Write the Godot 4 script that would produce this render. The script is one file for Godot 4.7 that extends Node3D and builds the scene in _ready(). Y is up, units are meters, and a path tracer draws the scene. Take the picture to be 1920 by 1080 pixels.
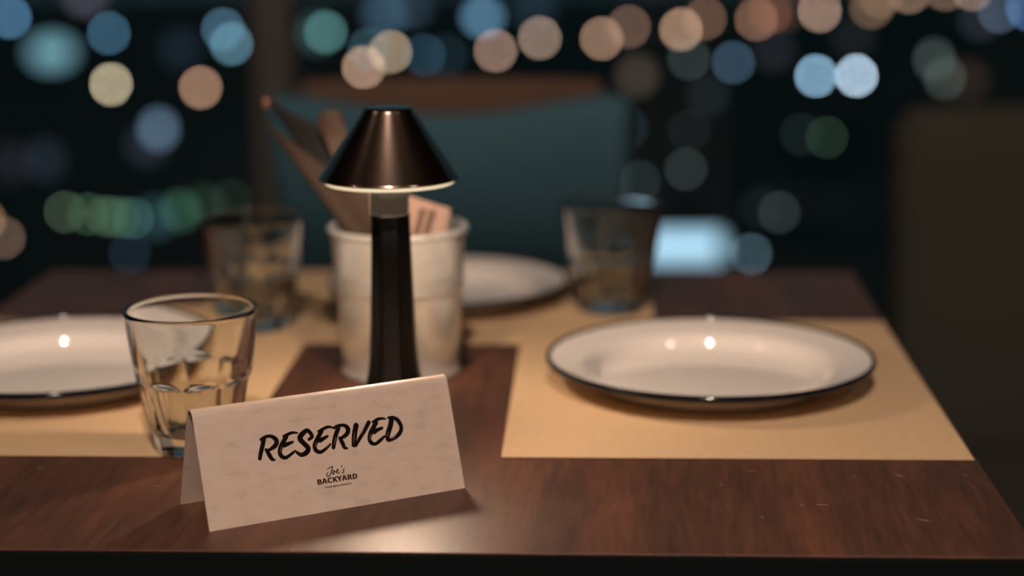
extends Node3D

const TOP := 0.75          # height of the table top
var M := {}
var mesh_cache := {}

func _ready() -> void:
	# ---- camera -------------------------------------------------------------
	var cam := Camera3D.new()
	cam.name = "camera"
	cam.transform = Transform3D(Basis(Vector3(0.99895028, -0.00800651, -0.04510238), Vector3(-0.00170637, 0.977419, -0.21130354), Vector3(0.04577573, 0.2111587, 0.97637933)), Vector3(0.14693628, 1.11634402, 1.37931998))
	var lens := CameraAttributesPhysical.new()
	lens.frustum_focal_length = 76.40
	lens.frustum_focus_distance = 1.118
	lens.exposure_aperture = 2.87
	lens.frustum_near = 0.05
	lens.frustum_far = 600.0
	cam.attributes = lens
	cam.keep_aspect = Camera3D.KEEP_HEIGHT
	cam.fov = 17.8517
	cam.near = 0.05
	cam.far = 600.0
	cam.current = true
	add_child(cam)
	# ---- night sky and exposure -----------------------------------------------
	var env := Environment.new()
	env.background_mode = Environment.BG_SKY
	var sky := Sky.new()
	var sm := ProceduralSkyMaterial.new()
	sm.sky_top_color = Color(0.14, 0.21, 0.23)
	sm.sky_horizon_color = Color(0.25, 0.36, 0.39)
	sm.ground_bottom_color = Color(0.04, 0.07, 0.08)
	sm.ground_horizon_color = Color(0.25, 0.36, 0.39)
	sky.sky_material = sm
	env.sky = sky
	env.tonemap_mode = Environment.TONE_MAPPER_LINEAR
	env.tonemap_exposure = 1.0
	env.sdfgi_enabled = true
	env.ssao_enabled = true
	env.ssil_enabled = true
	var we := WorldEnvironment.new()
	we.name = "world"
	we.environment = env
	add_child(we)
	# ---- ceiling lamps ----------------------------------------------------------
	make_materials()
	downlight(Vector3(0.12, 2.68, 1.95), 5.2, 0.042, "round recessed ceiling downlight above and behind the camera, lighting the reserved sign")
	downlight(Vector3(1.7, 2.68, 1.6), 0.5, 0.035, "round recessed ceiling downlight over the aisle to the right of the table")
	downlight(Vector3(-1.9, 2.68, 1.2), 0.2, 0.035, "round recessed ceiling downlight over the aisle to the left of the table")
	pendant(Vector3(0.95, 1.95, 3.1), 0.30, "round white glass pendant lamp hanging behind the camera, on the right")
	pendant(Vector3(-1.3, 1.95, 2.7), 0.15, "round white glass pendant lamp hanging behind the camera, on the left")
	# ---- setting, objects ---------------------------------------------------------
	room()
	city()
	chairs()
	table()
	placemats()
	plates()
	tumblers()
	bucket()
	table_lamp()
	reserved_sign()

# =========================================================================== helpers
func tag(o: Node3D, label: String, category := "", group := "", kind := "") -> Node3D:
	if label: o.set_meta("label", label)
	if category: o.set_meta("category", category)
	if group: o.set_meta("group", group)
	if kind: o.set_meta("kind", kind)
	return o

func numbered(called: String) -> String:
	if not has_node(NodePath(called)): return called
	var k := 1
	while has_node(NodePath("%s_%03d" % [called, k])): k += 1
	return "%s_%03d" % [called, k]

func thing(called: String, label: String, category: String, at: Vector3, turn := 0.0, group := "") -> Node3D:
	var o := Node3D.new()
	o.name = numbered(called)
	add_child(o)
	o.position = at
	o.rotation.y = turn
	return tag(o, label, category, group)

func part(called: String, mesh: Mesh, mat: Material, parent: Node = self, at := Vector3.ZERO) -> MeshInstance3D:
	var o := MeshInstance3D.new()
	o.name = numbered(called) if parent == self else called
	o.mesh = mesh
	o.material_override = null
	if mat: o.set_surface_override_material(0, mat)
	o.cast_shadow = GeometryInstance3D.SHADOW_CASTING_SETTING_ON
	o.position = at
	parent.add_child(o, true)
	return o

func struct(called: String, mesh: Mesh, mat: Material, parent: Node = self, at := Vector3.ZERO) -> MeshInstance3D:
	var o := part(called, mesh, mat, parent, at)
	if parent == self: o.set_meta("kind", "structure")
	return o

# A list of quads/triangles, turned so that its faces look outwards (the mesh is closed), with smooth or flat shading.
func commit(v: PackedVector3Array, idx: PackedInt32Array, smooth := true, closed := true) -> ArrayMesh:
	var vol := 0.0
	if closed:
		for k in range(0, idx.size(), 3):
			vol += v[idx[k]].dot(v[idx[k + 1]].cross(v[idx[k + 2]]))
	var st := SurfaceTool.new()
	st.begin(Mesh.PRIMITIVE_TRIANGLES)
	st.set_smooth_group(0 if smooth else -1)
	for k in range(0, idx.size(), 3):
		var a := v[idx[k]]
		var b := v[idx[k + 1]]
		var c := v[idx[k + 2]]
		if (b - a).cross(c - a).length_squared() < 1e-20: continue
		st.add_vertex(a)
		if vol > 0.0:
			st.add_vertex(c)
			st.add_vertex(b)
		else:
			st.add_vertex(b)
			st.add_vertex(c)
	st.generate_normals()
	st.index()
	return st.commit()

# A surface of rows x segs points, closed round; f(row, angle) gives the point.
func turned(rows: int, segs: int, f: Callable, smooth := true) -> ArrayMesh:
	var v := PackedVector3Array()
	var idx := PackedInt32Array()
	for i in rows:
		for j in segs:
			v.append(f.call(i, TAU * j / segs))
	for i in rows - 1:
		for j in segs:
			var a := i * segs + j
			var b := i * segs + (j + 1) % segs
			idx.append_array([a, b, b + segs, a, b + segs, a + segs])
	return commit(v, idx, smooth)

func lathe(profile: Array, segs := 96) -> ArrayMesh:
	return turned(profile.size(), segs, func(i, t): return Vector3(profile[i].x * cos(t), profile[i].y, profile[i].x * sin(t)))

# A box with rounded edges, n cells along each side, each point passed through warp.
func rbox(size: Vector3, r: float, n := 1, warp = null) -> ArrayMesh:
	var h := size / 2.0
	var v := PackedVector3Array()
	var idx := PackedInt32Array()
	var ticks := []
	for ax in 3:
		var t := []
		var q: float = minf(r, h[ax] * 0.999)
		for s in [1.0, 0.55, 0.2]: t.append(-h[ax] + q * (1.0 - s))
		for k in range(0, n + 1): t.append(lerpf(-h[ax] + q, h[ax] - q, float(k) / n))
		for s in [0.2, 0.55, 1.0]: t.append(h[ax] - q * (1.0 - s))
		ticks.append(t)
	for ax in 3:
		var a := (ax + 1) % 3
		var b := (ax + 2) % 3
		for side in [-1.0, 1.0]:
			var base := v.size()
			var na: int = ticks[a].size()
			var nb: int = ticks[b].size()
			for i in na:
				for j in nb:
					var p := Vector3.ZERO
					p[ax] = h[ax] * side
					p[a] = ticks[a][i]
					p[b] = ticks[b][j]
					var q := Vector3(minf(r, h.x * 0.999), minf(r, h.y * 0.999), minf(r, h.z * 0.999))
					var inner := p.clamp(-(h - q), h - q)
					var d := (p - inner) / q
					if d.length() > 0.0: d = d.normalized()
					p = inner + d * q
					v.append(warp.call(p) if warp != null else p)
			for i in na - 1:
				for j in nb - 1:
					var k := base + i * nb + j
					if side > 0: idx.append_array([k, k + nb, k + nb + 1, k, k + nb + 1, k + 1])
					else: idx.append_array([k, k + nb + 1, k + nb, k, k + 1, k + nb + 1])
	return commit(v, idx)

# A sheet with thickness between four corners (top left, top right, bottom right, bottom left), bulging by bulge.
func sheet(tl: Vector3, tr: Vector3, br: Vector3, bl: Vector3, thick: float, bulge: float, fold := 0.0) -> ArrayMesh:
	var n := (tr - tl).cross(tl - bl).normalized()
	return rbox(Vector3(1, 1, thick), minf(thick * 0.48, 0.02), 14, func(p):
		var s: float = clampf(p.x + 0.5, 0.0, 1.0)
		var t: float = clampf(p.y + 0.5, 0.0, 1.0)
		var q: Vector3 = bl.lerp(br, s).lerp(tl.lerp(tr, s), t)
		return q + n * (p.z + bulge * sin(PI * s) * (0.4 + 0.6 * t) + fold * sin(s * TAU * 1.5 + 0.6)))

func mat(c: Color, rough: float, metal := 0.0, spec := 0.5) -> StandardMaterial3D:
	var m := StandardMaterial3D.new()
	m.albedo_color = c
	m.roughness = rough
	m.metallic = metal
	m.metallic_specular = spec
	return m

func noise_tex(freq: float, a: Color, b: Color, seed_ := 1, size := 256, oct := 4) -> NoiseTexture2D:
	var n := FastNoiseLite.new()
	n.seed = seed_
	n.frequency = freq
	n.fractal_octaves = oct
	var t := NoiseTexture2D.new()
	t.width = size
	t.height = size
	t.seamless = true
	t.noise = n
	var g := Gradient.new()
	g.set_color(0, a)
	g.set_color(1, b)
	t.color_ramp = g
	return t

func triplanar(m: StandardMaterial3D, scale: float) -> StandardMaterial3D:
	m.uv1_triplanar = true
	m.uv1_scale = Vector3.ONE * scale
	return m

func glow(c: Color, energy: float) -> StandardMaterial3D:
	var m := mat(Color(0.02, 0.02, 0.02), 0.6)
	m.emission_enabled = true
	m.emission = c
	m.emission_energy_multiplier = energy
	return m

func wood_image() -> ImageTexture:
	var w := 640
	var img := Image.create(w, w, false, Image.FORMAT_RGB8)
	var fine := FastNoiseLite.new()
	fine.seed = 5
	fine.frequency = 0.02
	fine.fractal_octaves = 3
	var broad := FastNoiseLite.new()
	broad.seed = 11
	broad.frequency = 0.006
	broad.fractal_octaves = 3
	var dark := Color(0.245, 0.150, 0.104)
	var mid := Color(0.35, 0.216, 0.149)
	var red := Color(0.43, 0.255, 0.168)
	for y in w:
		for x in w:
			var fig := broad.get_noise_2d(x * 1.6, y * 0.5)
			var g := fine.get_noise_2d(x * 6.0 + fig * 60.0, y * 0.55)
			var flame := broad.get_noise_2d(x * 3.0 + 900.0, y * 0.35 + 300.0)
			var t := clampf(0.5 + fig * 0.55 + g * 0.55, 0.0, 1.0)
			var c := dark.lerp(mid, t).lerp(red, clampf(flame * 1.3, 0.0, 0.6))
			var pore := fine.get_noise_2d(x * 17.0 + y * 0.8 + 500.0, y * 1.1)
			c = c * (1.0 + 0.22 * pore - 0.22 * clampf(pore * 2.0 - 0.5, 0.0, 1.0))
			img.set_pixel(x, y, c)
	# small scratches and specks of wear
	var rng := RandomNumberGenerator.new()
	rng.seed = 21
	for k in 90:
		var p := Vector2(rng.randf() * w, rng.randf() * w)
		var d := Vector2.from_angle(rng.randf_range(-0.6, 0.6)) * 0.8
		for i in rng.randi_range(1, 7):
			img.set_pixelv(Vector2i(p).clamp(Vector2i.ZERO, Vector2i(w - 1, w - 1)), Color(0.62, 0.47, 0.38))
			p += d
	return ImageTexture.create_from_image(img)

func make_materials() -> void:
	var wood := mat(Color.WHITE, 0.42, 0.0, 0.62)
	wood.albedo_texture = wood_image()
	triplanar(wood, 1.25)
	wood.uv1_offset = Vector3(0.5, 0.5, 0.5)
	wood.roughness_texture = noise_tex(0.02, Color(0.8, 0.8, 0.8), Color(1, 1, 1), 3)
	wood.roughness = 0.50
	M.wood = wood
	M.edge = mat(Color(0.045, 0.07, 0.075), 0.75, 0.0, 0.2)
	M.black_metal = mat(Color(0.06, 0.055, 0.05), 0.5, 0.0, 0.4)
	var kraft := mat(Color.WHITE, 0.85, 0.0, 0.25)
	kraft.albedo_texture = noise_tex(0.09, Color(0.74, 0.63, 0.495), Color(0.78, 0.67, 0.535), 7)
	triplanar(kraft, 6.0)
	M.kraft = kraft
	M.enamel = mat(Color(0.86, 0.835, 0.81), 0.045, 0.0, 0.5)
	M.navy = mat(Color(0.03, 0.05, 0.09), 0.10, 0.0, 0.5)
	var glass := mat(Color(0.985, 0.99, 0.98, 0.0), 0.0, 0.0, 0.5)
	glass.transparency = BaseMaterial3D.TRANSPARENCY_ALPHA
	glass.refraction_enabled = true
	glass.refraction_scale = 0.05
	M.glass = glass
	var zinc := mat(Color.WHITE, 0.36, 0.66, 0.5)
	zinc.albedo_texture = noise_tex(0.05, Color(0.82, 0.825, 0.81), Color(0.90, 0.905, 0.89), 9)
	zinc.roughness_texture = noise_tex(0.04, Color(0.88, 0.88, 0.88), Color(1, 1, 1), 19)
	zinc.roughness = 0.33
	triplanar(zinc, 8.0)
	M.zinc = zinc
	var shade := mat(Color(0.58, 0.50, 0.455), 0.18, 1.0, 0.5)
	M.shade = shade
	M.shade_inside = mat(Color(0.75, 0.72, 0.66), 0.5)
	M.column = mat(Color(0.030, 0.028, 0.025), 0.34, 0.0, 0.5)
	M.collar = mat(Color(0.14, 0.12, 0.11), 0.15, 0.0, 0.5)
	M.collar.emission_enabled = true
	M.collar.emission = Color(1.0, 0.86, 0.72)
	M.collar.emission_energy_multiplier = 0.05
	M.diffuser = glow(Color(1.0, 0.90, 0.74), 0.95)
	var card := mat(Color.WHITE, 0.38, 0.0, 0.45)
	card.albedo_texture = noise_tex(0.02, Color(0.715, 0.64, 0.59), Color(0.765, 0.69, 0.635), 4, 512, 5)
	var ramp: Gradient = card.albedo_texture.color_ramp
	ramp.set_color(0, Color(0.665, 0.598, 0.555))
	ramp.add_point(0.42, Color(0.735, 0.66, 0.61))
	card.uv1_triplanar = true
	card.uv1_scale = Vector3(5, 14, 5)
	M.card = card
	M.ink = mat(Color(0.165, 0.125, 0.115), 0.7, 0.0, 0.2)
	M.brown_ink = mat(Color(0.20, 0.12, 0.085), 0.7, 0.0, 0.2)
	M.streak = mat(Color(0.58, 0.50, 0.46), 0.7, 0.0, 0.2)
	var blue := mat(Color(0.255, 0.385, 0.44), 0.9, 0.0, 0.2)
	M.blue = blue
	M.rail = mat(Color(0.36, 0.275, 0.235), 0.6, 0.0, 0.3)
	M.brown = mat(Color(0.235, 0.232, 0.21), 0.9, 0.0, 0.2)
	M.dark_wood = mat(Color(0.12, 0.08, 0.06), 0.6)
	M.napkin = mat(Color(0.24, 0.20, 0.175), 0.9, 0.0, 0.2)
	M.folder = mat(Color(0.06, 0.055, 0.048), 0.7, 0.0, 0.4)
	M.copper = mat(Color(0.55, 0.40, 0.33), 0.45, 0.3)
	M.spoon = mat(Color(0.30, 0.225, 0.18), 0.6)
	M.pouch = mat(Color(0.53, 0.45, 0.41), 0.9, 0.0, 0.2)
	M.stripe = mat(Color(0.27, 0.20, 0.16), 0.9)
	M.wall = mat(Color(0.25, 0.215, 0.195), 0.9)
	M.ceiling = mat(Color(0.62, 0.56, 0.50), 0.9)
	M.floor = mat(Color(0.12, 0.09, 0.075), 0.7)
	M.frame = mat(Color(0.345, 0.32, 0.30), 0.6)
	var pane := mat(Color(0.02, 0.02, 0.02, 0.0), 0.0, 0.0, 0.5)
	pane.transparency = BaseMaterial3D.TRANSPARENCY_ALPHA
	M.pane = pane
	M.asphalt = mat(Color(0.27, 0.31, 0.30), 0.95, 0.0, 0.1)
	M.mast = mat(Color(0.05, 0.06, 0.065), 0.8)
	M.fitting = mat(Color(0.5, 0.48, 0.45), 0.4, 0.3)

# =========================================================================== lights of the room
func downlight(at: Vector3, energy: float, radius: float, label: String) -> void:
	var t := thing("ceiling_downlight", label, "ceiling light", at, 0.0, "downlights in the ceiling")
	part("trim_ring", lathe([Vector2(0.045, 0.06), Vector2(0.045, 0.0), Vector2(0.047, -0.004), Vector2(0.06, -0.004), Vector2(0.062, 0.0), Vector2(0.062, 0.02), Vector2(0.05, 0.06), Vector2(0.045, 0.06)], 48), M.fitting, t)
	part("glowing_lens", lathe([Vector2(0, 0.02), Vector2(0.044, 0.02), Vector2(0.044, 0.012), Vector2(0, 0.012)], 48), glow(Color(1.0, 0.80, 0.62), 2.0), t)
	var l := SpotLight3D.new()
	l.name = "lamp_light"
	l.light_color = Color(1.0, 0.895, 0.82)
	l.light_energy = energy
	l.light_size = radius
	l.spot_angle = 76.0
	l.spot_angle_attenuation = 0.15
	l.spot_range = 14.0
	l.spot_attenuation = 2.0
	l.shadow_enabled = true
	t.add_child(l)
	l.position = Vector3(0, -0.012, 0)
	l.rotation.x = -PI / 2.0

func pendant(at: Vector3, energy: float, label: String) -> void:
	var t := thing("pendant_lamp", label, "pendant lamp", at, 0.0, "pendant lamps behind the camera")
	var ball := []
	for i in 25: ball.append(Vector2(0.11 * sin(PI * i / 24.0), -0.11 * cos(PI * i / 24.0)))
	part("glowing_globe", lathe(ball, 48), glow(Color(1.0, 0.84, 0.68), 2.0), t)
	part("cap", lathe([Vector2(0, 0.14), Vector2(0.03, 0.14), Vector2(0.04, 0.10), Vector2(0, 0.10)], 24), M.black_metal, t)
	part("cord", lathe([Vector2(0, 0.13), Vector2(0.004, 0.13), Vector2(0.004, 2.74 - at.y), Vector2(0, 2.74 - at.y)], 8), M.black_metal, t)
	var l := OmniLight3D.new()
	l.name = "lamp_light"
	l.light_color = Color(1.0, 0.86, 0.74)
	l.light_energy = energy
	l.light_size = 0.1
	l.omni_range = 12.0
	l.omni_attenuation = 2.0
	l.shadow_enabled = true
	t.add_child(l)

# =========================================================================== room
func room() -> void:
	var b := func(s: Vector3): return rbox(s, 0.004)
	struct("floor", b.call(Vector3(8.4, 0.2, 7.0)), M.floor, self, Vector3(0, -0.1, 1.1))
	struct("ceiling", b.call(Vector3(8.4, 0.2, 7.0)), M.ceiling, self, Vector3(0, 2.84, 1.1))
	struct("wall_left", b.call(Vector3(0.2, 2.74, 7.0)), M.wall, self, Vector3(-4.1, 1.37, 1.1))
	struct("wall_right", b.call(Vector3(0.2, 2.74, 7.0)), M.wall, self, Vector3(4.1, 1.37, 1.1))
	struct("wall_back", b.call(Vector3(8.0, 2.74, 0.2)), M.wall, self, Vector3(0, 1.37, 4.5))
	# the glass front towards the city: frame bars with panes between them
	var w := Node3D.new()
	w.name = "window_1"
	add_child(w)
	w.position = Vector3(0, 0, -2.34)
	w.set_meta("kind", "structure")
	w.set_meta("label", "floor to ceiling window with brown posts overlooking the city at night")
	part("bottom_rail", b.call(Vector3(8.0, 0.09, 0.08)), M.frame, w, Vector3(0, 0.045, 0))
	part("top_rail", b.call(Vector3(8.0, 0.1, 0.08)), M.frame, w, Vector3(0, 2.69, 0))
	var xs := [-3.96, -2.2, -0.507, 1.26, 3.0, 3.96]
	for x in xs:
		part("post", rbox(Vector3(0.078, 2.55, 0.08), 0.006), M.frame, w, Vector3(x, 1.365, 0))
	for k in xs.size() - 1:
		var wd: float = xs[k + 1] - xs[k] - 0.078
		part("pane", b.call(Vector3(wd, 2.55, 0.008)), M.pane, w, Vector3((xs[k] + xs[k + 1]) / 2.0, 1.365, 0))

# =========================================================================== city
func city() -> void:
	struct("ground", rbox(Vector3(260, 0.4, 240), 0.05), M.asphalt, self, Vector3(0, -12.2, -124))
	city_lamp(Vector3(-37.33, -6.45, -115.28), 0.428, 0.482, Color(0.532, 0.797, 1.000), 8.582, "blue city lamp, cut by the frame at the upper left corner of the window view")
	city_lamp(Vector3(-26.74, -6.45, -88.53), 1.917, 1.260, Color(0.650, 0.922, 1.000), 0.647, "wide teal blue city lamp spread sideways, below the blue one at the upper left corner")
	city_lamp(Vector3(-27.20, -6.45, -101.12), 0.325, 0.371, Color(0.538, 0.826, 1.000), 6.444, "dim blue city lamp straight above the single cream one on the left")
	city_lamp(Vector3(-19.70, -6.45, -72.92), 0.219, 0.270, Color(1.000, 0.937, 0.790), 20.238, "cream city lamp, the only cream one left of the brown window post")
	city_lamp(Vector3(-15.71, -6.45, -71.54), 0.245, 0.262, Color(1.000, 0.787, 0.659), 13.410, "tan city lamp between the single cream lamp and the brown window post")
	city_lamp(Vector3(-21.23, -6.45, -103.58), 0.375, 0.375, Color(0.594, 0.850, 1.000), 6.279, "blue city lamp, upper of two overlapping beside the brown window post")
	city_lamp(Vector3(-18.72, -6.45, -93.29), 0.338, 0.338, Color(0.628, 0.890, 1.000), 8.657, "pale blue city lamp, lower of two overlapping beside the brown window post")
	city_lamp(Vector3(-14.30, -6.45, -58.35), 0.468, 0.612, Color(0.682, 0.844, 1.000), 1.172, "slate blue city lamp below the tan one, left of the window post")
	city_lamp(Vector3(-13.75, -6.45, -54.43), 0.742, 0.675, Color(0.739, 0.840, 1.000), 0.089, "faint slate city lamp partly behind the slate blue one, left of the window post")
	city_lamp(Vector3(-15.97, -6.45, -51.23), 0.646, 0.808, Color(0.693, 0.832, 1.000), 0.071, "very dim blue city lamp, right one of a faint pair at mid height far left")
	city_lamp(Vector3(-16.83, -6.45, -50.70), 0.643, 0.804, Color(0.859, 0.883, 1.000), 0.041, "very dim grey city lamp, left one of a faint pair at mid height far left")
	city_lamp(Vector3(-12.84, -6.45, -42.35), 0.105, 0.129, Color(0.850, 1.000, 0.809), 3.641, "grey green city lamp, first from the left in the green row")
	city_lamp(Vector3(-12.19, -6.45, -42.05), 0.104, 0.128, Color(0.715, 1.000, 0.778), 3.399, "dull green city lamp, second from the left in the green row")
	city_lamp(Vector3(-11.65, -6.45, -41.75), 0.103, 0.127, Color(0.775, 1.000, 0.777), 4.064, "moss green city lamp, third from the left in the green row")
	city_lamp(Vector3(-11.29, -6.45, -41.60), 0.102, 0.126, Color(0.694, 1.000, 0.801), 3.397, "green city lamp, fourth from the left in the green row")
	city_lamp(Vector3(-10.95, -6.45, -41.52), 0.102, 0.126, Color(0.649, 1.000, 0.902), 3.824, "teal green city lamp, fifth from the left in the green row")
	city_lamp(Vector3(-10.40, -6.45, -41.52), 0.443, 0.521, Color(0.580, 0.908, 1.000), 0.217, "blurred teal city lamp in the middle of the green row, sixth from left")
	city_lamp(Vector3(-10.03, -6.45, -42.50), 0.319, 0.361, Color(0.616, 1.000, 0.807), 0.516, "bright green city lamp, seventh from the left in the green row")
	city_lamp(Vector3(-9.57, -6.45, -43.28), 0.366, 0.431, Color(0.697, 1.000, 0.824), 0.168, "dark green city lamp just above the back left tumbler, eighth in the row")
	city_lamp(Vector3(-9.08, -6.45, -44.17), 0.164, 0.164, Color(0.789, 1.000, 0.861), 0.462, "darkest green city lamp at the right end of the green row")
	city_lamp(Vector3(-9.93, -6.45, -37.14), 0.141, 0.159, Color(0.600, 0.821, 1.000), 0.789, "faint blue city lamp alone beneath the green row, close above the table edge")
	city_lamp(Vector3(-13.24, -6.45, -38.88), 0.132, 0.150, Color(1.000, 0.817, 0.698), 4.624, "brown city lamp cut by the left side of the frame beside the green row")
	city_lamp(Vector3(-14.46, -6.45, -41.23), 0.139, 0.159, Color(1.000, 0.793, 0.596), 6.760, "tan city lamp mostly outside the frame, above the brown one at far left")
	city_lamp(Vector3(-20.68, -6.45, -90.11), 1.259, 1.259, Color(0.600, 0.821, 1.000), 0.060, "barely lit navy city lamp above the tan one, left of the window post")
	city_lamp(Vector3(-38.82, -6.45, -138.46), 1.691, 1.099, Color(0.875, 0.869, 1.000), 0.346, "grey violet city lamp peeping in from the top edge at the left")
	city_lamp(Vector3(-14.98, -6.45, -101.15), 0.453, 0.453, Color(0.652, 1.000, 0.996), 3.979, "teal city lamp, first one right of the brown window post")
	city_lamp(Vector3(-15.40, -6.45, -100.39), 0.781, 1.201, Color(0.709, 1.000, 0.988), 0.263, "soft teal city lamp overlapping the left side of the first one after the post")
	city_lamp(Vector3(-13.43, -6.45, -117.06), 1.598, 0.903, Color(0.576, 0.826, 1.000), 0.548, "blue city lamp above the two overlapping tan lamps over the lamp shade")
	city_lamp(Vector3(-12.31, -6.45, -122.47), 1.451, 0.725, Color(0.620, 0.815, 1.000), 0.316, "dim blue city lamp at the top edge between two brighter blue ones")
	city_lamp(Vector3(-6.90, -6.45, -112.98), 1.136, 0.735, Color(0.575, 0.826, 1.000), 2.255, "bright blue city lamp at the top, straight above the pinkish brown one")
	city_lamp(Vector3(-3.96, -6.45, -118.97), 1.755, 1.053, Color(0.612, 0.826, 1.000), 0.134, "dim slate city lamp at the top edge right of the bright blue one")
	city_lamp(Vector3(-9.88, -6.45, -88.02), 0.295, 0.295, Color(1.000, 0.882, 0.737), 13.999, "yellowish tan city lamp, upper right of the two overlapping above the lamp shade")
	city_lamp(Vector3(-10.19, -6.45, -79.99), 0.270, 0.270, Color(1.000, 0.822, 0.697), 16.570, "peach city lamp, lower left of the two overlapping above the lamp shade")
	city_lamp(Vector3(-11.12, -6.45, -89.62), 0.321, 0.321, Color(0.609, 0.897, 1.000), 2.790, "teal city lamp hidden partly behind the two overlapping tan ones above the shade")
	city_lamp(Vector3(-8.04, -6.45, -86.14), 0.308, 0.308, Color(0.543, 0.811, 1.000), 2.282, "navy city lamp right of the two overlapping tan ones above the shade")
	city_lamp(Vector3(-6.94, -6.45, -85.80), 0.613, 0.613, Color(0.585, 0.857, 1.000), 0.201, "barely lit navy city lamp beside the brighter navy one above the shade")
	city_lamp(Vector3(-4.77, -6.45, -88.37), 0.295, 0.295, Color(1.000, 0.824, 0.738), 11.884, "pinkish brown city lamp, left of the touching pair above the blue chair")
	city_lamp(Vector3(-2.85, -6.45, -96.26), 0.321, 0.321, Color(1.000, 0.859, 0.772), 11.614, "greyish tan city lamp, right of the touching pair above the blue chair")
	city_lamp(Vector3(0.42, -6.45, -95.71), 0.319, 0.319, Color(1.000, 0.809, 0.690), 12.398, "tan city lamp, lower left of the pair above the chair's right shoulder")
	city_lamp(Vector3(1.99, -6.45, -104.15), 0.346, 0.346, Color(1.000, 0.789, 0.685), 5.962, "brown city lamp, upper right of the pair above the chair's right shoulder")
	city_lamp(Vector3(4.86, -6.45, -101.90), 0.339, 0.339, Color(1.000, 0.811, 0.682), 15.431, "peach city lamp right of the brown and tan pair, brighter of its own pair")
	city_lamp(Vector3(6.69, -6.45, -110.52), 0.368, 0.368, Color(1.000, 0.754, 0.632), 5.917, "brown city lamp overlapping the right of the peach one")
	city_lamp(Vector3(9.70, -6.45, -109.83), 0.342, 0.366, Color(1.000, 0.755, 0.620), 8.345, "brown city lamp with a redder one behind it, left of the pale tan one")
	city_lamp(Vector3(11.06, -6.45, -115.63), 0.360, 0.385, Color(1.000, 0.615, 0.484), 4.749, "rusty red city lamp behind the brown one, left of the pale tan one")
	city_lamp(Vector3(12.13, -6.45, -117.65), 0.906, 0.837, Color(1.000, 0.785, 0.672), 0.374, "dim brown city lamp next to the rusty red one")
	city_lamp(Vector3(14.37, -6.45, -117.47), 0.366, 0.392, Color(1.000, 0.834, 0.741), 14.407, "pale tan city lamp above the pair of bright white blue ones")
	city_lamp(Vector3(18.08, -6.45, -120.45), 0.538, 0.431, Color(1.000, 0.798, 0.638), 3.855, "brown city lamp, first of the amber row at the top right")
	city_lamp(Vector3(20.45, -6.45, -132.60), 0.474, 0.414, Color(1.000, 0.813, 0.671), 4.404, "amber city lamp just under the top edge, second of the amber row")
	city_lamp(Vector3(23.38, -6.45, -137.96), 0.494, 0.432, Color(1.000, 0.812, 0.674), 8.214, "amber city lamp cut by the top edge, third of the amber row")
	city_lamp(Vector3(26.82, -6.45, -142.14), 0.510, 0.446, Color(1.000, 0.806, 0.670), 6.008, "amber city lamp cut by the top edge, fourth of the amber row")
	city_lamp(Vector3(28.80, -6.45, -141.92), 0.447, 0.447, Color(1.000, 0.823, 0.708), 9.760, "amber city lamp cut by the top edge, last of the amber row")
	city_lamp(Vector3(25.30, -6.45, -115.53), 0.366, 0.418, Color(0.719, 0.849, 1.000), 4.147, "slate blue city lamp beyond the right end of the amber row")
	city_lamp(Vector3(27.69, -6.45, -118.52), 0.376, 0.430, Color(0.512, 0.703, 1.000), 9.821, "deep blue city lamp cut by the upper right corner of the frame")
	city_lamp(Vector3(22.77, -6.45, -108.87), 0.984, 0.919, Color(0.802, 0.873, 1.000), 0.172, "dim grey city lamp below the last amber ones at the upper right")
	city_lamp(Vector3(4.40, -6.45, -83.59), 0.335, 0.335, Color(0.841, 1.000, 0.983), 1.125, "grey green city lamp under the peach one, left of the slate blue one")
	city_lamp(Vector3(6.29, -6.45, -81.62), 0.292, 0.292, Color(0.637, 0.815, 1.000), 3.961, "slate blue city lamp left of the pair of bright white blue ones")
	city_lamp(Vector3(8.65, -6.45, -87.71), 1.045, 0.940, Color(0.865, 0.898, 1.000), 0.074, "faint grey city lamp between the slate blue one and the white blue pair")
	city_lamp(Vector3(9.26, -6.45, -75.42), 0.220, 0.254, Color(0.670, 0.865, 1.000), 27.710, "light blue city lamp, left of the two brightest side by side")
	city_lamp(Vector3(10.92, -6.45, -75.36), 0.221, 0.255, Color(0.793, 0.906, 1.000), 37.409, "white blue city lamp, right of the two brightest side by side")
	city_lamp(Vector3(13.54, -6.45, -95.66), 1.143, 1.143, Color(0.909, 0.934, 1.000), 0.045, "faint grey city lamp just above the brightest white blue one")
	city_lamp(Vector3(15.40, -6.45, -82.55), 0.359, 0.598, Color(0.872, 1.000, 0.968), 0.793, "grey green city lamp, upper of two overlapping above the brown armchair")
	city_lamp(Vector3(14.37, -6.45, -74.35), 0.288, 0.468, Color(0.889, 1.000, 0.966), 0.913, "grey green city lamp, lower of two overlapping above the brown armchair")
	city_lamp(Vector3(15.12, -6.45, -73.45), 0.803, 0.892, Color(1.000, 0.798, 0.664), 0.085, "dim brown city lamp right of the grey green two above the brown armchair")
	city_lamp(Vector3(1.86, -6.45, -75.69), 0.811, 0.811, Color(1.000, 0.866, 0.772), 0.224, "dim tan city lamp at the right shoulder of the blue chair")
	city_lamp(Vector3(4.37, -6.45, -68.21), 0.612, 0.612, Color(0.815, 0.937, 1.000), 0.092, "faint grey city lamp below the slate blue one")
	city_lamp(Vector3(6.61, -6.45, -56.65), 0.205, 0.231, Color(0.803, 0.992, 1.000), 0.382, "faint grey green city lamp, left of the dim green pair")
	city_lamp(Vector3(7.34, -6.45, -55.99), 0.153, 0.163, Color(0.697, 1.000, 0.791), 1.686, "dim green city lamp, right of the green pair left of the brown armchair")
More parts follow.
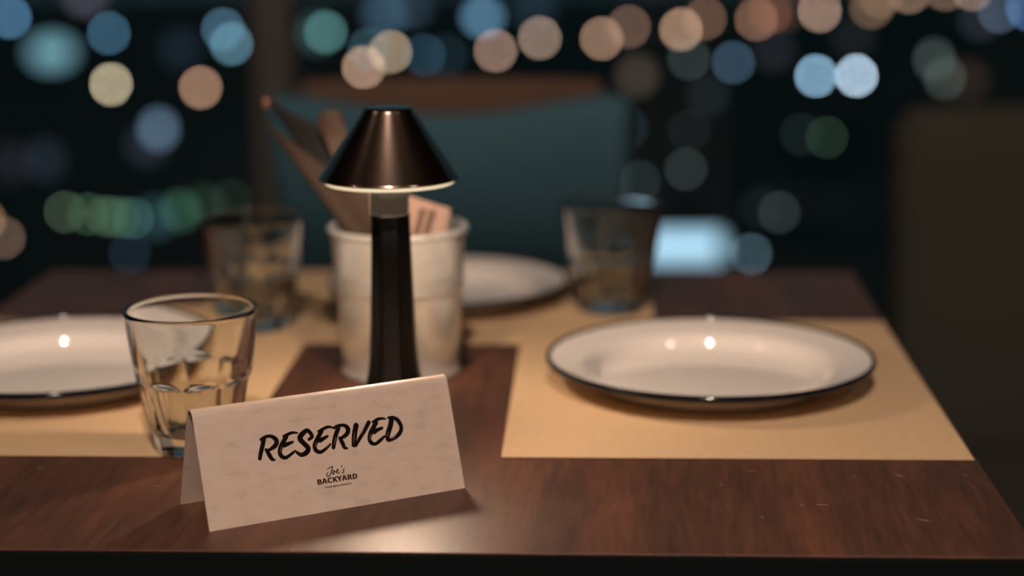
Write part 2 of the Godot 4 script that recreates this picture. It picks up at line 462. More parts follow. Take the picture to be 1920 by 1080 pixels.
	city_lamp(Vector3(1.30, -6.45, -47.08), 0.171, 0.171, Color(0.800, 0.948, 1.000), 0.924, "dim grey city lamp right of the blue chair, left of two side by side")
	city_lamp(Vector3(2.63, -6.45, -49.28), 0.179, 0.179, Color(0.847, 0.986, 1.000), 1.138, "dim grey city lamp right of the blue chair, right of two side by side")
	city_lamp(Vector3(3.14, -6.45, -57.77), 0.208, 0.208, Color(0.789, 0.923, 1.000), 0.353, "barely lit grey city lamp above the two dim ones beside the blue chair")
	city_lamp(Vector3(1.15, -6.45, -58.35), 0.236, 0.236, Color(0.698, 0.897, 1.000), 0.575, "barely lit slate city lamp at the right edge of the blue chair")
	city_lamp(Vector3(4.53, -6.45, -42.26), 0.146, 0.155, Color(0.847, 0.986, 1.000), 1.214, "dim grey city lamp above the small slate one near the lit sign")
	city_lamp(Vector3(4.13, -6.45, -42.86), 0.315, 0.315, Color(0.850, 0.916, 1.000), 0.072, "barely lit city lamp overlapping the dim grey one near the lit sign")
	city_lamp(Vector3(3.44, -6.45, -37.08), 0.129, 0.137, Color(0.706, 0.909, 1.000), 3.921, "slate blue city lamp just right of the long white lit sign")
	# the long lit sign low on the plaza
	var s := thing("lit_sign", "long white blue lit sign glowing beside the back right tumbler, brightest light outside", "sign", Vector3(2.4178, -12.0, -47.265))
	for x in [-0.9, 0.9]: part("post", lathe([Vector2(0, 0), Vector2(0.05, 0), Vector2(0.05, 3.5), Vector2(0, 3.5)], 12), M.mast, s, Vector3(x, 0, -0.1))
	part("housing", rbox(Vector3(2.26, 0.76, 0.16), 0.03), M.mast, s, Vector3(0, 3.75, -0.1))
	part("lit_face", rbox(Vector3(2.16, 0.66, 0.03), 0.01), glow(Color(0.72, 0.90, 1.0), 1.45), s, Vector3(0, 3.75, -0.01))

func city_lamp(at: Vector3, w: float, h: float, c: Color, e: float, label: String) -> void:
	var t := thing("city_lamp", label, "city light", Vector3(at.x, -12.0, at.z), 0.0, "city lights outside the window")
	var hh: float = at.y + 12.0
	if not mesh_cache.has("globe"):
		mesh_cache.globe = lathe([Vector2(0, -0.5), Vector2(0.19, -0.46), Vector2(0.354, -0.354), Vector2(0.46, -0.19), Vector2(0.5, 0), Vector2(0.46, 0.19), Vector2(0.354, 0.354), Vector2(0.19, 0.46), Vector2(0, 0.5)], 16)
		mesh_cache.mast = lathe([Vector2(0, 0), Vector2(0.06, 0), Vector2(0.035, 1), Vector2(0, 1)], 8)
		mesh_cache.cap = lathe([Vector2(0, 0.06), Vector2(0.07, 0.05), Vector2(0.09, 0), Vector2(0, 0)], 10)
	var g := part("globe", mesh_cache.globe, glow(c, e), t, Vector3(0, hh, 0))
	g.scale = Vector3(w, h, w)
	var m := part("mast", mesh_cache.mast, M.mast, t)
	m.scale = Vector3(1, hh - h * 0.5, 1)
	part("cap", mesh_cache.cap, M.mast, t, Vector3(0, hh + h * 0.5, 0))

# =========================================================================== chairs
func chairs() -> void:
	# blue tub chair on the far side of the table
	var c := thing("tub_chair", "blue upholstered tub chair with a brown top rail behind the far side of the table", "chair", Vector3(-0.034, 0, -0.66))
	var arc := func(p: Vector3, rad: float, back: float):
		var a: float = p.x / rad
		return Vector3(sin(a) * (rad - p.z), p.y, back + rad - cos(a) * (rad - p.z))
	part("backrest", rbox(Vector3(0.46, 0.46, 0.05), 0.022, 10, func(p: Vector3):
		var dip: float = 0.030 * pow(cos(clampf(p.x / 0.21, -1.0, 1.0) * PI / 2.0), 1.5)
		var up: float = (p.y + 0.23) / 0.46
		return arc.call(Vector3(p.x * (0.93 + 0.07 * up), p.y + 0.645 - dip * up, p.z), 0.52, -0.235) - Vector3(0, 0, 0.5 * pow(maxf(up, 0.4) - 0.95, 2.0))), M.blue, c)
	part("top_rail", rbox(Vector3(0.36, 0.07, 0.022), 0.01, 10, func(p: Vector3): return arc.call(p + Vector3(0, 0.852, -0.038), 0.52, -0.24)), M.rail, c)
	part("seat", rbox(Vector3(0.46, 0.1, 0.44), 0.035, 4), M.blue, c, Vector3(0, 0.40, 0.02))
	for s in [[-0.18, 0.17], [0.18, 0.17], [-0.17, -0.15], [0.17, -0.15]]:
		part("leg", lathe([Vector2(0, 0), Vector2(0.012, 0), Vector2(0.018, 0.36), Vector2(0, 0.36)], 16), M.dark_wood, c, Vector3(s[0], 0, s[1]))
	# brown armchair beyond the right corner
	var d := thing("brown_armchair", "dark brown upholstered armchair standing beyond the right edge of the table", "armchair", Vector3(0.83, 0, -0.66))
	part("backrest", rbox(Vector3(0.62, 0.47, 0.11), 0.045, 6, func(p: Vector3): return p + Vector3(0, 0, -(p.y) * 0.06)), M.brown, d, Vector3(0, 0.615, -0.275))
	part("seat", rbox(Vector3(0.62, 0.14, 0.56), 0.04, 6), M.brown, d, Vector3(0, 0.375, 0.06))
	part("base_frame", rbox(Vector3(0.56, 0.08, 0.58), 0.01), M.dark_wood, d, Vector3(0, 0.265, 0.0))
	for s in [[-0.25, 0.24], [0.25, 0.24], [-0.25, -0.24], [0.25, -0.24]]:
		part("leg", lathe([Vector2(0, 0), Vector2(0.014, 0), Vector2(0.022, 0.23), Vector2(0, 0.23)], 16), M.dark_wood, d, Vector3(s[0], 0, s[1]))

# =========================================================================== table and what lies on it
func table() -> void:
	var t := thing("dining_table", "square dark reddish brown wooden restaurant table with a black edge", "table", Vector3(0, 0, 0))
	part("table_top", rbox(Vector3(0.7933, 0.0014, 0.7924), 0.0004, 2), M.wood, t, Vector3(0, TOP - 0.0007, 0))
	part("edge_band", rbox(Vector3(0.7925, 0.04, 0.7916), 0.002), M.edge, t, Vector3(0, TOP - 0.0213, 0))
	part("column", lathe([Vector2(0, 0.02), Vector2(0.04, 0.02), Vector2(0.04, 0.7), Vector2(0, 0.7)], 32), M.black_metal, t)
	part("mounting_plate", rbox(Vector3(0.4, 0.012, 0.4), 0.002), M.black_metal, t, Vector3(0, TOP - 0.052, 0))
	part("foot", rbox(Vector3(0.46, 0.02, 0.46), 0.006), M.black_metal, t, Vector3(0, 0.01, 0))

func placemats() -> void:
	var far := part("placemat", rbox(Vector3(0.395, 0.0005, 0.300), 0.0002), M.kraft, self, Vector3(0.0, TOP + 0.00025, -0.2440))
	tag(far, "tan kraft paper placemat on the far side, under the bucket's neighbouring plate", "placemat", "kraft paper placemats")
	var r := part("placemat", rbox(Vector3(0.3100, 0.0005, 0.3960), 0.0002), M.kraft, self, Vector3(0.2394, TOP + 0.0008, 0.0207))
	tag(r, "tan kraft paper placemat on the right side with a navy rimmed plate", "placemat", "kraft paper placemats")
	var l := part("placemat", rbox(Vector3(0.3000, 0.0005, 0.3960), 0.0002), M.kraft, self, Vector3(-0.2447, TOP + 0.0008, 0.0235))
	tag(l, "tan kraft paper placemat on the left side, partly beneath the front tumbler", "placemat", "kraft paper placemats")

func plate(at: Vector3, k: float, label: String) -> void:
	var t := thing("plate", label, "plate", at, 0.0, "enamel plates on the placemats")
	var p := [Vector2(0, 0.0022), Vector2(0.03, 0.0020), Vector2(0.070, 0.0018), Vector2(0.080, 0.0021), Vector2(0.0848, 0.0030), Vector2(0.0870, 0.0044), Vector2(0.0884, 0.0064), Vector2(0.0898, 0.0092), Vector2(0.0912, 0.0118), Vector2(0.0930, 0.0140), Vector2(0.0958, 0.0157), Vector2(0.0995, 0.0167), Vector2(0.106, 0.0180), Vector2(0.116, 0.0202), Vector2(0.1215, 0.0216), Vector2(0.1225, 0.0214),
		Vector2(0.1222, 0.0206), Vector2(0.116, 0.0187), Vector2(0.106, 0.0165), Vector2(0.0995, 0.0146), Vector2(0.0965, 0.0125), Vector2(0.0935, 0.0090), Vector2(0.0905, 0.0050), Vector2(0.0865, 0.0018), Vector2(0.080, 0.0004), Vector2(0.070, 0.0), Vector2(0.03, 0.0003), Vector2(0, 0.0004)]
	var q := []
	for v in p: q.append(v * k)
	part("body", lathe(q, 144), M.enamel, t)
	var ring := []
	for i in 13:
		var a := TAU * i / 12.0
		ring.append(Vector2(0.1220 + 0.0020 * cos(a), 0.0202 + 0.0027 * sin(a)) * k)
	part("navy_rim", turned(13, 144, func(i, a): return Vector3(ring[i].x * cos(a), ring[i].y, ring[i].x * sin(a))), M.navy, t)

func plates() -> void:
	plate(Vector3(0.233, TOP + 0.0011, 0.028), 1.0, "white enamel plate with a navy rim on the right placemat")
	plate(Vector3(-0.265, TOP + 0.0011, 0.028), 1.0, "white enamel plate with a navy rim on the left placemat, behind the front tumbler")
	plate(Vector3(0.012, TOP + 0.0007, -0.262), 0.885, "white enamel plate on the far placemat, half hidden behind the metal bucket")

func tumbler_mesh() -> ArrayMesh:
	var facets := 9
	var H := 0.0965
	# outer profile: radius of the round body
	var outer := func(y: float, a: float) -> float:
		var u := y / H
		var round_r := lerpf(0.0300, 0.0455, pow(u, 0.82)) if u > 0.0 else 0.03
		# flat panels cut into the lower body; each meets the round body in an arched top
		var step := TAU / facets
		var d := fposmod(a + step / 2.0, step) - step / 2.0
		var depth := lerpf(0.0275, 0.0385, clampf(y / 0.056, 0.0, 1.0))
		if y > 0.050: depth += (y - 0.050) * 1.3
		var flat := depth * 0.985 / cos(d)
		var k := 0.0007
		var hh := clampf(0.5 + 0.5 * (flat - round_r) / k, 0.0, 1.0)
		var r := lerpf(flat, round_r, hh) - k * hh * (1.0 - hh)
		return r
	var rows := []      # [radius or -1 for the faceted wall, y]
	rows.append([0.0, 0.0022])
	rows.append([0.012, 0.0020])
	rows.append([0.021, 0.0010])
	rows.append([0.0235, 0.0002])
	rows.append([0.0252, 0.0])
	for i in 50:
		rows.append([-1.0, lerpf(0.0014, H - 0.0016, i / 49.0)])
	var ro: float = outer.call(H - 0.0016, 0.0)
	rows.append([ro - 0.0002, H - 0.0008])
	rows.append([ro - 0.0007, H - 0.00025])
	rows.append([ro - 0.0011, H - 0.00005])
	rows.append([ro - 0.0016, H])
	rows.append([ro - 0.0021, H - 0.00005])
	rows.append([ro - 0.0026, H - 0.0003])
	rows.append([ro - 0.0030, H - 0.0009])
	for i in 26:
		var y := lerpf(H - 0.003, 0.0165, i / 25.0)
		rows.append([lerpf(0.0232, ro - 0.0032, pow((y - 0.0165) / (H - 0.0195), 0.86)), y])
	rows.append([0.0222, 0.0142])
	rows.append([0.0195, 0.0126])
	rows.append([0.015, 0.0118])
	rows.append([0.007, 0.0116])
	rows.append([0.0, 0.0116])
	var segs := facets * 20
	return turned(rows.size(), segs, func(i, a):
		var r: float = rows[i][0]
		if r < 0.0: r = outer.call(rows[i][1], a)
		return Vector3(r * cos(a), rows[i][1], r * sin(a)))

func tumblers() -> void:
	var m := tumbler_mesh()
	var spots := [
		[Vector3(-0.1222, TOP + 0.0013, 0.2020), 0.2, "clear faceted glass tumbler in front, just behind the left end of the reserved sign"],
		[Vector3(-0.1462, TOP + 0.0008, -0.1480), 0.5, "clear faceted glass tumbler at back left, left of the metal bucket"],
		[Vector3(0.1609, TOP + 0.0013, -0.2190), 0.33, "clear faceted glass tumbler at back right, in front of the long lit sign"]]
	for s in spots:
		var o := part("glass_tumbler", m, M.glass, self, s[0])
		o.rotation.y = s[1]
		if s[0].z > 0.0: o.scale = Vector3(0.985, 1.005, 0.985)
		tag(o, s[2], "glass", "faceted tumblers on the table")

func bucket() -> void:
	var at := Vector3(-0.0055, TOP, -0.0060)
	var t := thing("metal_bucket", "small galvanised metal bucket holding a napkin and menus, behind the table lamp", "bucket", at)
	var o := [Vector2(0, 0.004), Vector2(0.040, 0.004), Vector2(0.0425, 0.003), Vector2(0.0435, 0.0), Vector2(0.0455, 0.0), Vector2(0.0468, 0.0015), Vector2(0.0465, 0.0045), Vector2(0.0452, 0.0065), Vector2(0.0455, 0.010)]
	for i in 14: o.append(Vector2(lerpf(0.0456, 0.0489, i / 13.0), lerpf(0.012, 0.066, i / 13.0)))
	o.append_array([Vector2(0.0494, 0.0675), Vector2(0.0502, 0.0688), Vector2(0.0504, 0.0705), Vector2(0.0500, 0.0722), Vector2(0.0494, 0.0735), Vector2(0.0500, 0.0752), Vector2(0.0506, 0.0765), Vector2(0.0504, 0.0782), Vector2(0.0498, 0.0795)])
	for i in 8: o.append(Vector2(lerpf(0.0499, 0.0520, i / 7.0), lerpf(0.082, 0.109, i / 7.0)))
	o.append_array([Vector2(0.0522, 0.1112)])
	for i in 11:
		var a := -PI / 2.0 + PI * 1.35 * i / 10.0
		o.append(Vector2(0.0523 + 0.0026 * cos(a), 0.1142 + 0.0028 * sin(a)))
	o.append_array([Vector2(0.0508, 0.112), Vector2(0.0505, 0.105)])
	for i in 10: o.append(Vector2(lerpf(0.0503, 0.0447, i / 9.0), lerpf(0.100, 0.012, i / 9.0)))
	o.append_array([Vector2(0.043, 0.0065), Vector2(0.040, 0.0055), Vector2(0, 0.0055)])
	part("pail", lathe(o, 120), M.zinc, t)
	# what the bucket holds; each stands in it
	var f := thing("menu_folder", "dark brown menu folder with a copper corner, leaning out of the bucket to the left", "menu", at)
	part("cover", sheet(Vector3(-0.103, 0.211, -0.026), Vector3(0.000, 0.155, -0.026), Vector3(0.036, 0.030, -0.018), Vector3(0.0145, 0.030, -0.018), 0.006, 0.002), M.folder, f)
	part("corner_cap", rbox(Vector3(0.007, 0.009, 0.008), 0.003), M.copper, f, Vector3(-0.1022, 0.2085, -0.020))
	var n := thing("napkin", "brown cloth napkin fanned out of the metal bucket behind the lamp shade", "napkin", at)
	part("cloth", sheet(Vector3(-0.105, 0.198, -0.010), Vector3(-0.008, 0.126, -0.004), Vector3(0.033, 0.030, -0.002), Vector3(0.018, 0.030, -0.002), 0.004, 0.005, 0.0015), M.napkin, n)
	var s := thing("serving_utensil", "brown utensil with a rounded end standing in the bucket, left of the lamp shade", "utensil", at)
	part("handle", sheet(Vector3(-0.060, 0.194, -0.0105), Vector3(-0.042, 0.196, -0.0105), Vector3(0.012, 0.030, -0.009), Vector3(-0.002, 0.030, -0.009), 0.0045, 0.0), M.spoon, s)
	part("rounded_end", rbox(Vector3(0.020, 0.022, 0.007), 0.0085, 3), M.spoon, s, Vector3(-0.0510, 0.1935, -0.0105))
	var p := thing("cutlery_pouch", "pale pinkish paper cutlery pouch with two dark stripes, at the right of the bucket", "cutlery pouch", at)
	part("paper", sheet(Vector3(-0.020, 0.152, 0.012), Vector3(0.042, 0.131, 0.012), Vector3(0.026, 0.032, 0.012), Vector3(-0.014, 0.032, 0.012), 0.003, 0.003), M.pouch, p)
	for k in 2:
		var x := 0.0215 + 0.0072 * k
		part("stripe", sheet(Vector3(x - 0.0022, 0.1325 - 0.001 * k, 0.0163), Vector3(x + 0.0022, 0.1315 - 0.001 * k, 0.0163), Vector3(x - 0.005, 0.108, 0.0163), Vector3(x - 0.0094, 0.108, 0.0163), 0.001, 0.0), M.stripe, p)

func table_lamp() -> void:
	var t := thing("table_lamp", "small black cordless table lamp with a cone shade in the middle of the table", "lamp", Vector3(0.0067, TOP, 0.15))
	part("shade", lathe([Vector2(0, 0.2252), Vector2(0.0145, 0.2252), Vector2(0.0162, 0.2249), Vector2(0.0170, 0.2243), Vector2(0.0175, 0.2233), Vector2(0.0181, 0.2221), Vector2(0.0477, 0.1788), Vector2(0.0483, 0.1780), Vector2(0.0484, 0.1773), Vector2(0.0480, 0.1769), Vector2(0.0468, 0.1772), Vector2(0.0163, 0.2217), Vector2(0.0153, 0.2224), Vector2(0, 0.2226)], 144), M.shade, t)
	part("diffuser", lathe([Vector2(0, 0.1774), Vector2(0.0434, 0.1774), Vector2(0.0440, 0.1768), Vector2(0.0441, 0.1747), Vector2(0.0438, 0.1741), Vector2(0.0432, 0.1738), Vector2(0, 0.1738)], 96), M.diffuser, t)
	var column := func(rows: Array) -> ArrayMesh:
		return turned(rows.size(), 64, func(i, a):
			var step := TAU / 8.0
			var d := fposmod(a + PI / 2.0 + step / 2.0, step) - step / 2.0
			var r: float = rows[i].x * cos(step / 2.0) / cos(d)
			r = minf(r, rows[i].x * 0.985)
			return Vector3(r * cos(a), rows[i].y, r * sin(a)))
	part("column", column.call([Vector2(0, 0.004), Vector2(0.0300, 0.004), Vector2(0.0272, 0.010), Vector2(0.0240, 0.021), Vector2(0.0209, 0.032), Vector2(0.0187, 0.042), Vector2(0.0174, 0.054), Vector2(0.0163, 0.075), Vector2(0.0147, 0.12), Vector2(0.0139, 0.1520), Vector2(0.0136, 0.1526), Vector2(0, 0.1526)]), M.column, t)
	part("glowing_collar", column.call([Vector2(0, 0.1522), Vector2(0.0133, 0.1522), Vector2(0.0135, 0.1528), Vector2(0.0135, 0.1770), Vector2(0, 0.1770)]), M.collar, t)
	part("base", lathe([Vector2(0, 0), Vector2(0.0365, 0), Vector2(0.0374, 0.0008), Vector2(0.0374, 0.0030), Vector2(0.0365, 0.0044), Vector2(0.0330, 0.0052), Vector2(0, 0.0056)], 96), M.column, t)
	var l := OmniLight3D.new()
	l.name = "lamp_light"
	l.light_color = Color(1.0, 0.86, 0.74)
	l.light_energy = 0.046
	l.light_size = 0.010
	l.omni_range = 6.0
	l.omni_attenuation = 2.0
	l.shadow_enabled = true
	t.add_child(l)
	l.position = Vector3(0, 0.1752, 0)

# =========================================================================== the reserved sign
func reserved_sign() -> void:
	var t := thing("reserved_sign", "white folded tent card reading RESERVED at the front of the table", "sign", Vector3(-0.07980791, TOP, 0.36483347))
	t.basis = Basis(Vector3(0.86485096, 0, -0.50202871), Vector3.UP, Vector3(0.50202871, 0, 0.86485096))
	# cross section in the local z-y plane: from the front foot over the rounded ridge to the rear foot
	var apex := Vector2(-0.0285, 0.0777)
	var half := atan2(0.0285, 0.0777)
	var make := func(off: float) -> PackedVector2Array:
		var o := PackedVector2Array()
		var rr := 0.0055 - off
		var cy := apex.y - 0.0055 / sin(half)
		var nrm := Vector2(cos(half), sin(half))
		for k in 9:
			var foot := Vector2(-off / cos(half), 0.0)
			var top := Vector2(apex.x, cy) + nrm * rr
			o.append(foot.lerp(top, k / 8.0))
		for k in range(1, 14):
			var a := lerpf(half, PI - half, k / 14.0)
			o.append(Vector2(apex.x + cos(a) * rr, cy + sin(a) * rr))
		for k in 9:
			var foot := Vector2(-0.057 + off / cos(half), 0.0)
			var top := Vector2(apex.x - nrm.x * rr, cy + nrm.y * rr)
			o.append(top.lerp(foot, k / 8.0))
		return o
	var A: PackedVector2Array = make.call(0.0)
	var B: PackedVector2Array = make.call(0.0011)
	var L := 0.1672
	var st := SurfaceTool.new()
	st.begin(Mesh.PRIMITIVE_TRIANGLES)
	var quad := func(p: Vector3, q: Vector3, r: Vector3, s: Vector3, group: int):
		st.set_smooth_group(group)
		for v in [p, q, r, p, r, s]: st.add_vertex(v)
	var P := func(x: float, v: Vector2): return Vector3(x, v.y, v.x)
	var n := A.size()
	for k in n - 1:
		quad.call(P.call(0, A[k]), P.call(0, A[k + 1]), P.call(L, A[k + 1]), P.call(L, A[k]), 1)
		quad.call(P.call(0, B[k]), P.call(L, B[k]), P.call(L, B[k + 1]), P.call(0, B[k + 1]), 2)
		quad.call(P.call(0, A[k]), P.call(0, B[k]), P.call(0, B[k + 1]), P.call(0, A[k + 1]), 3)
		quad.call(P.call(L, A[k]), P.call(L, A[k + 1]), P.call(L, B[k + 1]), P.call(L, B[k]), 3)
	for k in [0, n - 1]:
		quad.call(P.call(0, A[k]), P.call(L, A[k]), P.call(L, B[k]), P.call(0, B[k]), 4)
	st.generate_normals()
	st.index()
	part("folded_card", st.commit(), M.card, t)
	# the print lies on the front panel: x along the foot, y up the slope, in millimetres
	var slope := Basis(Vector3.RIGHT, Vector3(0, 0.0777, -0.0285).normalized(), Vector3(0, 0.0285, 0.0777).normalized())
	var put := func(called: String, mesh: Mesh, m: Material, lift: float, at := Vector2.ZERO, sc := Vector3.ONE):
		var o := part(called, mesh, m, t)
		o.transform = Transform3D(slope * Basis.from_scale(sc), slope * Vector3(at.x, at.y, lift))
	var words := []
	words.append_array([  # R
		[Vector3(41.7, 49.4, 3.03), Vector3(39.9, 44.8, 3.03), Vector3(38.3, 41.0, 2.88), Vector3(37.2, 37.9, 2.47)],
		[Vector3(39.7, 49.1, 1.93), Vector3(42.7, 50.3, 2.21), Vector3(46.1, 50.2, 2.21), Vector3(48.6, 48.4, 3.05), Vector3(49.3, 46.1, 3.05), Vector3(47.6, 43.9, 3.04), Vector3(44.6, 42.5, 2.21), Vector3(42.2, 41.5, 1.65)],
		[Vector3(42.0, 42.6, 2.20), Vector3(43.5, 39.1, 3.03), Vector3(44.7, 36.5, 2.48), Vector3(46.5, 35.8, 1.11)]])
	words.append_array([  # E
		[Vector3(53.9, 49.1, 1.39), Vector3(56.5, 49.7, 2.09), Vector3(59.8, 50.4, 1.96), Vector3(63.1, 49.8, 1.12)],
		[Vector3(55.8, 48.7, 3.07), Vector3(53.7, 46.0, 3.06), Vector3(51.8, 43.6, 3.19), Vector3(50.3, 40.3, 2.91), Vector3(50.8, 37.5, 2.91), Vector3(53.2, 36.1, 2.50), Vector3(56.2, 37.2, 2.09), Vector3(60.0, 39.3, 1.54)],
		[Vector3(53.8, 43.6, 3.06), Vector3(56.5, 44.2, 2.51), Vector3(59.3, 44.8, 1.68)]])
	words.append_array([  # S
		[Vector3(69.8, 44.8, 1.97), Vector3(72.1, 46.6, 2.54), Vector3(69.6, 50.4, 2.82), Vector3(65.1, 47.9, 3.65), Vector3(64.4, 45.6, 3.65), Vector3(66.3, 42.8, 3.37), Vector3(68.4, 39.8, 3.38), Vector3(67.1, 37.3, 3.37), Vector3(63.5, 36.3, 2.80), Vector3(60.9, 38.2, 1.96)]])
	words.append_array([  # E
		[Vector3(76.5, 48.9, 1.42), Vector3(79.6, 49.8, 2.13), Vector3(83.2, 50.7, 1.99), Vector3(86.0, 49.9, 1.14)],
		[Vector3(78.5, 48.7, 3.12), Vector3(76.3, 45.8, 3.11), Vector3(74.5, 43.3, 3.25), Vector3(72.8, 40.5, 2.96), Vector3(73.2, 37.7, 2.82), Vector3(75.6, 36.2, 2.54), Vector3(78.7, 37.2, 2.13), Vector3(82.9, 39.9, 1.56)],
		[Vector3(76.8, 43.2, 3.12), Vector3(79.2, 44.1, 2.55), Vector3(82.0, 45.1, 1.71)]])
	words.append_array([  # R
		[Vector3(89.6, 48.8, 3.15), Vector3(87.6, 45.5, 3.14), Vector3(85.8, 41.4, 3.14), Vector3(84.6, 37.7, 2.56)],
		[Vector3(86.8, 49.5, 1.71), Vector3(89.9, 50.4, 2.29), Vector3(93.7, 50.2, 2.30), Vector3(95.7, 48.2, 3.16), Vector3(95.6, 46.0, 3.16), Vector3(93.5, 43.9, 2.87), Vector3(90.4, 42.7, 2.00)],
		[Vector3(89.8, 42.7, 2.58), Vector3(91.0, 39.3, 2.86), Vector3(91.7, 36.7, 2.29), Vector3(93.6, 36.0, 1.15)]])
	words.append_array([  # V
		[Vector3(101.5, 49.0, 3.76), Vector3(100.3, 45.9, 3.75), Vector3(99.1, 42.0, 3.75), Vector3(98.0, 37.4, 3.17)],
		[Vector3(110.0, 49.7, 2.91), Vector3(106.8, 45.6, 2.76), Vector3(103.5, 41.9, 2.60), Vector3(99.1, 36.7, 2.02)]])
	words.append_array([  # E
		[Vector3(112.6, 49.6, 1.46), Vector3(116.1, 50.8, 2.19), Vector3(119.4, 50.9, 1.76), Vector3(121.6, 50.2, 1.03)],
		[Vector3(114.8, 48.9, 3.21), Vector3(112.6, 46.2, 3.21), Vector3(110.2, 43.1, 3.20), Vector3(108.8, 39.8, 2.76), Vector3(109.5, 37.2, 2.90), Vector3(112.0, 36.0, 2.33), Vector3(114.9, 37.2, 2.33), Vector3(118.9, 39.7, 1.76)],
		[Vector3(112.7, 43.4, 3.20), Vector3(115.2, 44.4, 2.63), Vector3(118.3, 45.1, 1.90)]])
	words.append_array([  # D
		[Vector3(125.5, 49.7, 3.53), Vector3(123.8, 45.4, 3.67), Vector3(121.5, 41.0, 3.52), Vector3(120.7, 37.8, 2.93)],
		[Vector3(123.5, 50.8, 1.76), Vector3(126.8, 50.4, 2.36), Vector3(129.7, 47.9, 2.95), Vector3(131.0, 43.6, 2.81), Vector3(129.2, 40.2, 2.95), Vector3(125.5, 37.9, 2.65), Vector3(121.1, 36.7, 2.05)]])
	var streaks := [
		[Vector3(52.1, 43.5, 0.17), Vector3(51.2, 41.5, 0.44), Vector3(50.3, 39.2, 0.17)],
		[Vector3(57.5, 39.1, 0.17), Vector3(58.9, 39.4, 0.39), Vector3(59.8, 39.8, 0.22)],
		[Vector3(74.4, 42.9, 0.17), Vector3(73.7, 41.2, 0.51), Vector3(72.9, 39.4, 0.17)],
		[Vector3(79.7, 38.4, 0.17), Vector3(81.3, 39.3, 0.40), Vector3(82.6, 39.9, 0.23)],
		[Vector3(87.4, 43.9, 0.17), Vector3(86.2, 41.6, 0.46), Vector3(85.1, 39.3, 0.17)],
		[Vector3(99.8, 45.2, 0.14), Vector3(98.9, 41.7, 0.52), Vector3(97.9, 38.3, 0.17)],
		[Vector3(106.0, 46.0, 0.23), Vector3(104.8, 44.5, 0.41), Vector3(103.3, 42.7, 0.14)],
		[Vector3(110.5, 43.1, 0.23), Vector3(109.6, 41.0, 0.52), Vector3(108.6, 38.7, 0.17)],
		[Vector3(114.8, 38.5, 0.18), Vector3(116.5, 39.3, 0.47), Vector3(118.1, 40.1, 0.23)],
		[Vector3(122.2, 42.3, 0.18), Vector3(121.3, 40.7, 0.59), Vector3(120.6, 39.2, 0.18)],
		[Vector3(122.8, 37.7, 0.29), Vector3(124.7, 38.3, 0.71), Vector3(126.7, 39.3, 0.18)]]
	var joe := [
		[Vector3(78.4, 25.4, 0.49), Vector3(80.3, 26.0, 0.57), Vector3(81.7, 26.4, 0.61), Vector3(82.3, 26.1, 0.49)],
		[Vector3(81.9, 26.1, 0.64), Vector3(81.0, 23.7, 0.68), Vector3(79.8, 21.7, 0.68), Vector3(78.5, 20.9, 0.64), Vector3(77.5, 21.3, 0.64), Vector3(77.8, 22.4, 0.60), Vector3(78.7, 23.5, 0.53)],
		[Vector3(82.5, 23.9, 0.57), Vector3(81.6, 22.9, 0.61), Vector3(81.6, 21.8, 0.61), Vector3(82.5, 22.4, 0.61), Vector3(82.8, 23.5, 0.57), Vector3(82.5, 23.9, 0.53), Vector3(83.8, 22.6, 0.45)],
		[Vector3(83.8, 22.6, 0.49), Vector3(85.1, 23.5, 0.57), Vector3(85.5, 24.2, 0.53), Vector3(84.7, 24.1, 0.57), Vector3(84.2, 22.9, 0.61), Vector3(84.6, 21.9, 0.57), Vector3(85.4, 22.0, 0.53), Vector3(86.4, 22.7, 0.38)],
		[Vector3(88.1, 26.2, 0.57), Vector3(87.8, 25.6, 0.53), Vector3(87.3, 25.0, 0.27)],
		[Vector3(89.9, 24.1, 0.42), Vector3(88.6, 23.6, 0.61), Vector3(88.7, 22.8, 0.61), Vector3(88.8, 22.1, 0.65), Vector3(88.1, 21.8, 0.61), Vector3(87.6, 22.1, 0.49)]]
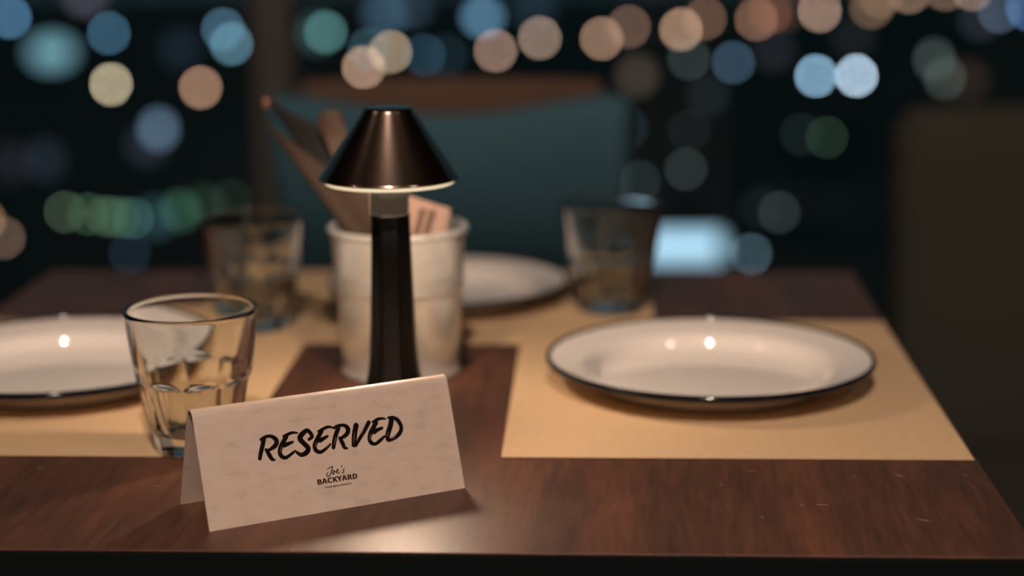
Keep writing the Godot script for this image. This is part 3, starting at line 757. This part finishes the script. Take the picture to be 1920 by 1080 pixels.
	put.call("reserved_lettering", strokes(words), M.ink, 0.00008)
	put.call("brush_streaks", strokes(streaks), M.streak, 0.00016)
	put.call("script_lettering", strokes(joe), M.brown_ink, 0.00008)
	for w in [["BACKYARD", 700, 0.0709, 0.0168, 0.0261, 0.0033, M.brown_ink], ["YOUR BBQ HANGOUT", 700, 0.0752, 0.0138, 0.0175, 0.00115, M.brown_ink]]:
		var tm := TextMesh.new()
		var font := SystemFont.new()
		font.font_names = PackedStringArray(["Droid Sans"])
		font.font_weight = w[1]
		var bold := FontVariation.new()
		bold.base_font = font
		bold.variation_embolden = 0.75
		tm.font = bold
		tm.text = w[0]
		tm.font_size = 64
		tm.pixel_size = 0.001
		tm.depth = 0.01
		tm.horizontal_alignment = HORIZONTAL_ALIGNMENT_LEFT
		tm.vertical_alignment = VERTICAL_ALIGNMENT_BOTTOM
		var box := tm.get_aabb()
		var sx: float = w[4] / box.size.x
		var sy: float = w[5] / box.size.y
		put.call("block_lettering", tm, w[6], 0.00005, Vector2(w[2] - box.position.x * sx, w[3] - box.position.y * sy), Vector3(sx, sy, 0.006))

func strokes(list: Array) -> ArrayMesh:
	var v := PackedVector3Array()
	var idx := PackedInt32Array()
	for s in list:
		var dots := []
		for k in s.size() - 1:
			var p0: Vector3 = s[maxi(k - 1, 0)]
			var p3: Vector3 = s[mini(k + 2, s.size() - 1)]
			var len: float = Vector2(s[k + 1].x - s[k].x, s[k + 1].y - s[k].y).length()
			var steps := maxi(2, int(ceil(len / maxf(0.12, s[k].z * 0.14))))
			for i in steps: dots.append(s[k].cubic_interpolate(s[k + 1], p0, p3, float(i) / steps))
		dots.append(s[-1])
		for d in dots:
			var b := v.size()
			v.append(Vector3(d.x, d.y, 0) * 0.001)
			for i in 14:
				var a := TAU * i / 14.0
				v.append(Vector3(d.x + cos(a) * d.z * 0.47, d.y + sin(a) * d.z * 0.47, 0) * 0.001)
				idx.append_array([b, b + 1 + (i + 1) % 14, b + 1 + i])
	return commit(v, idx, false, false)
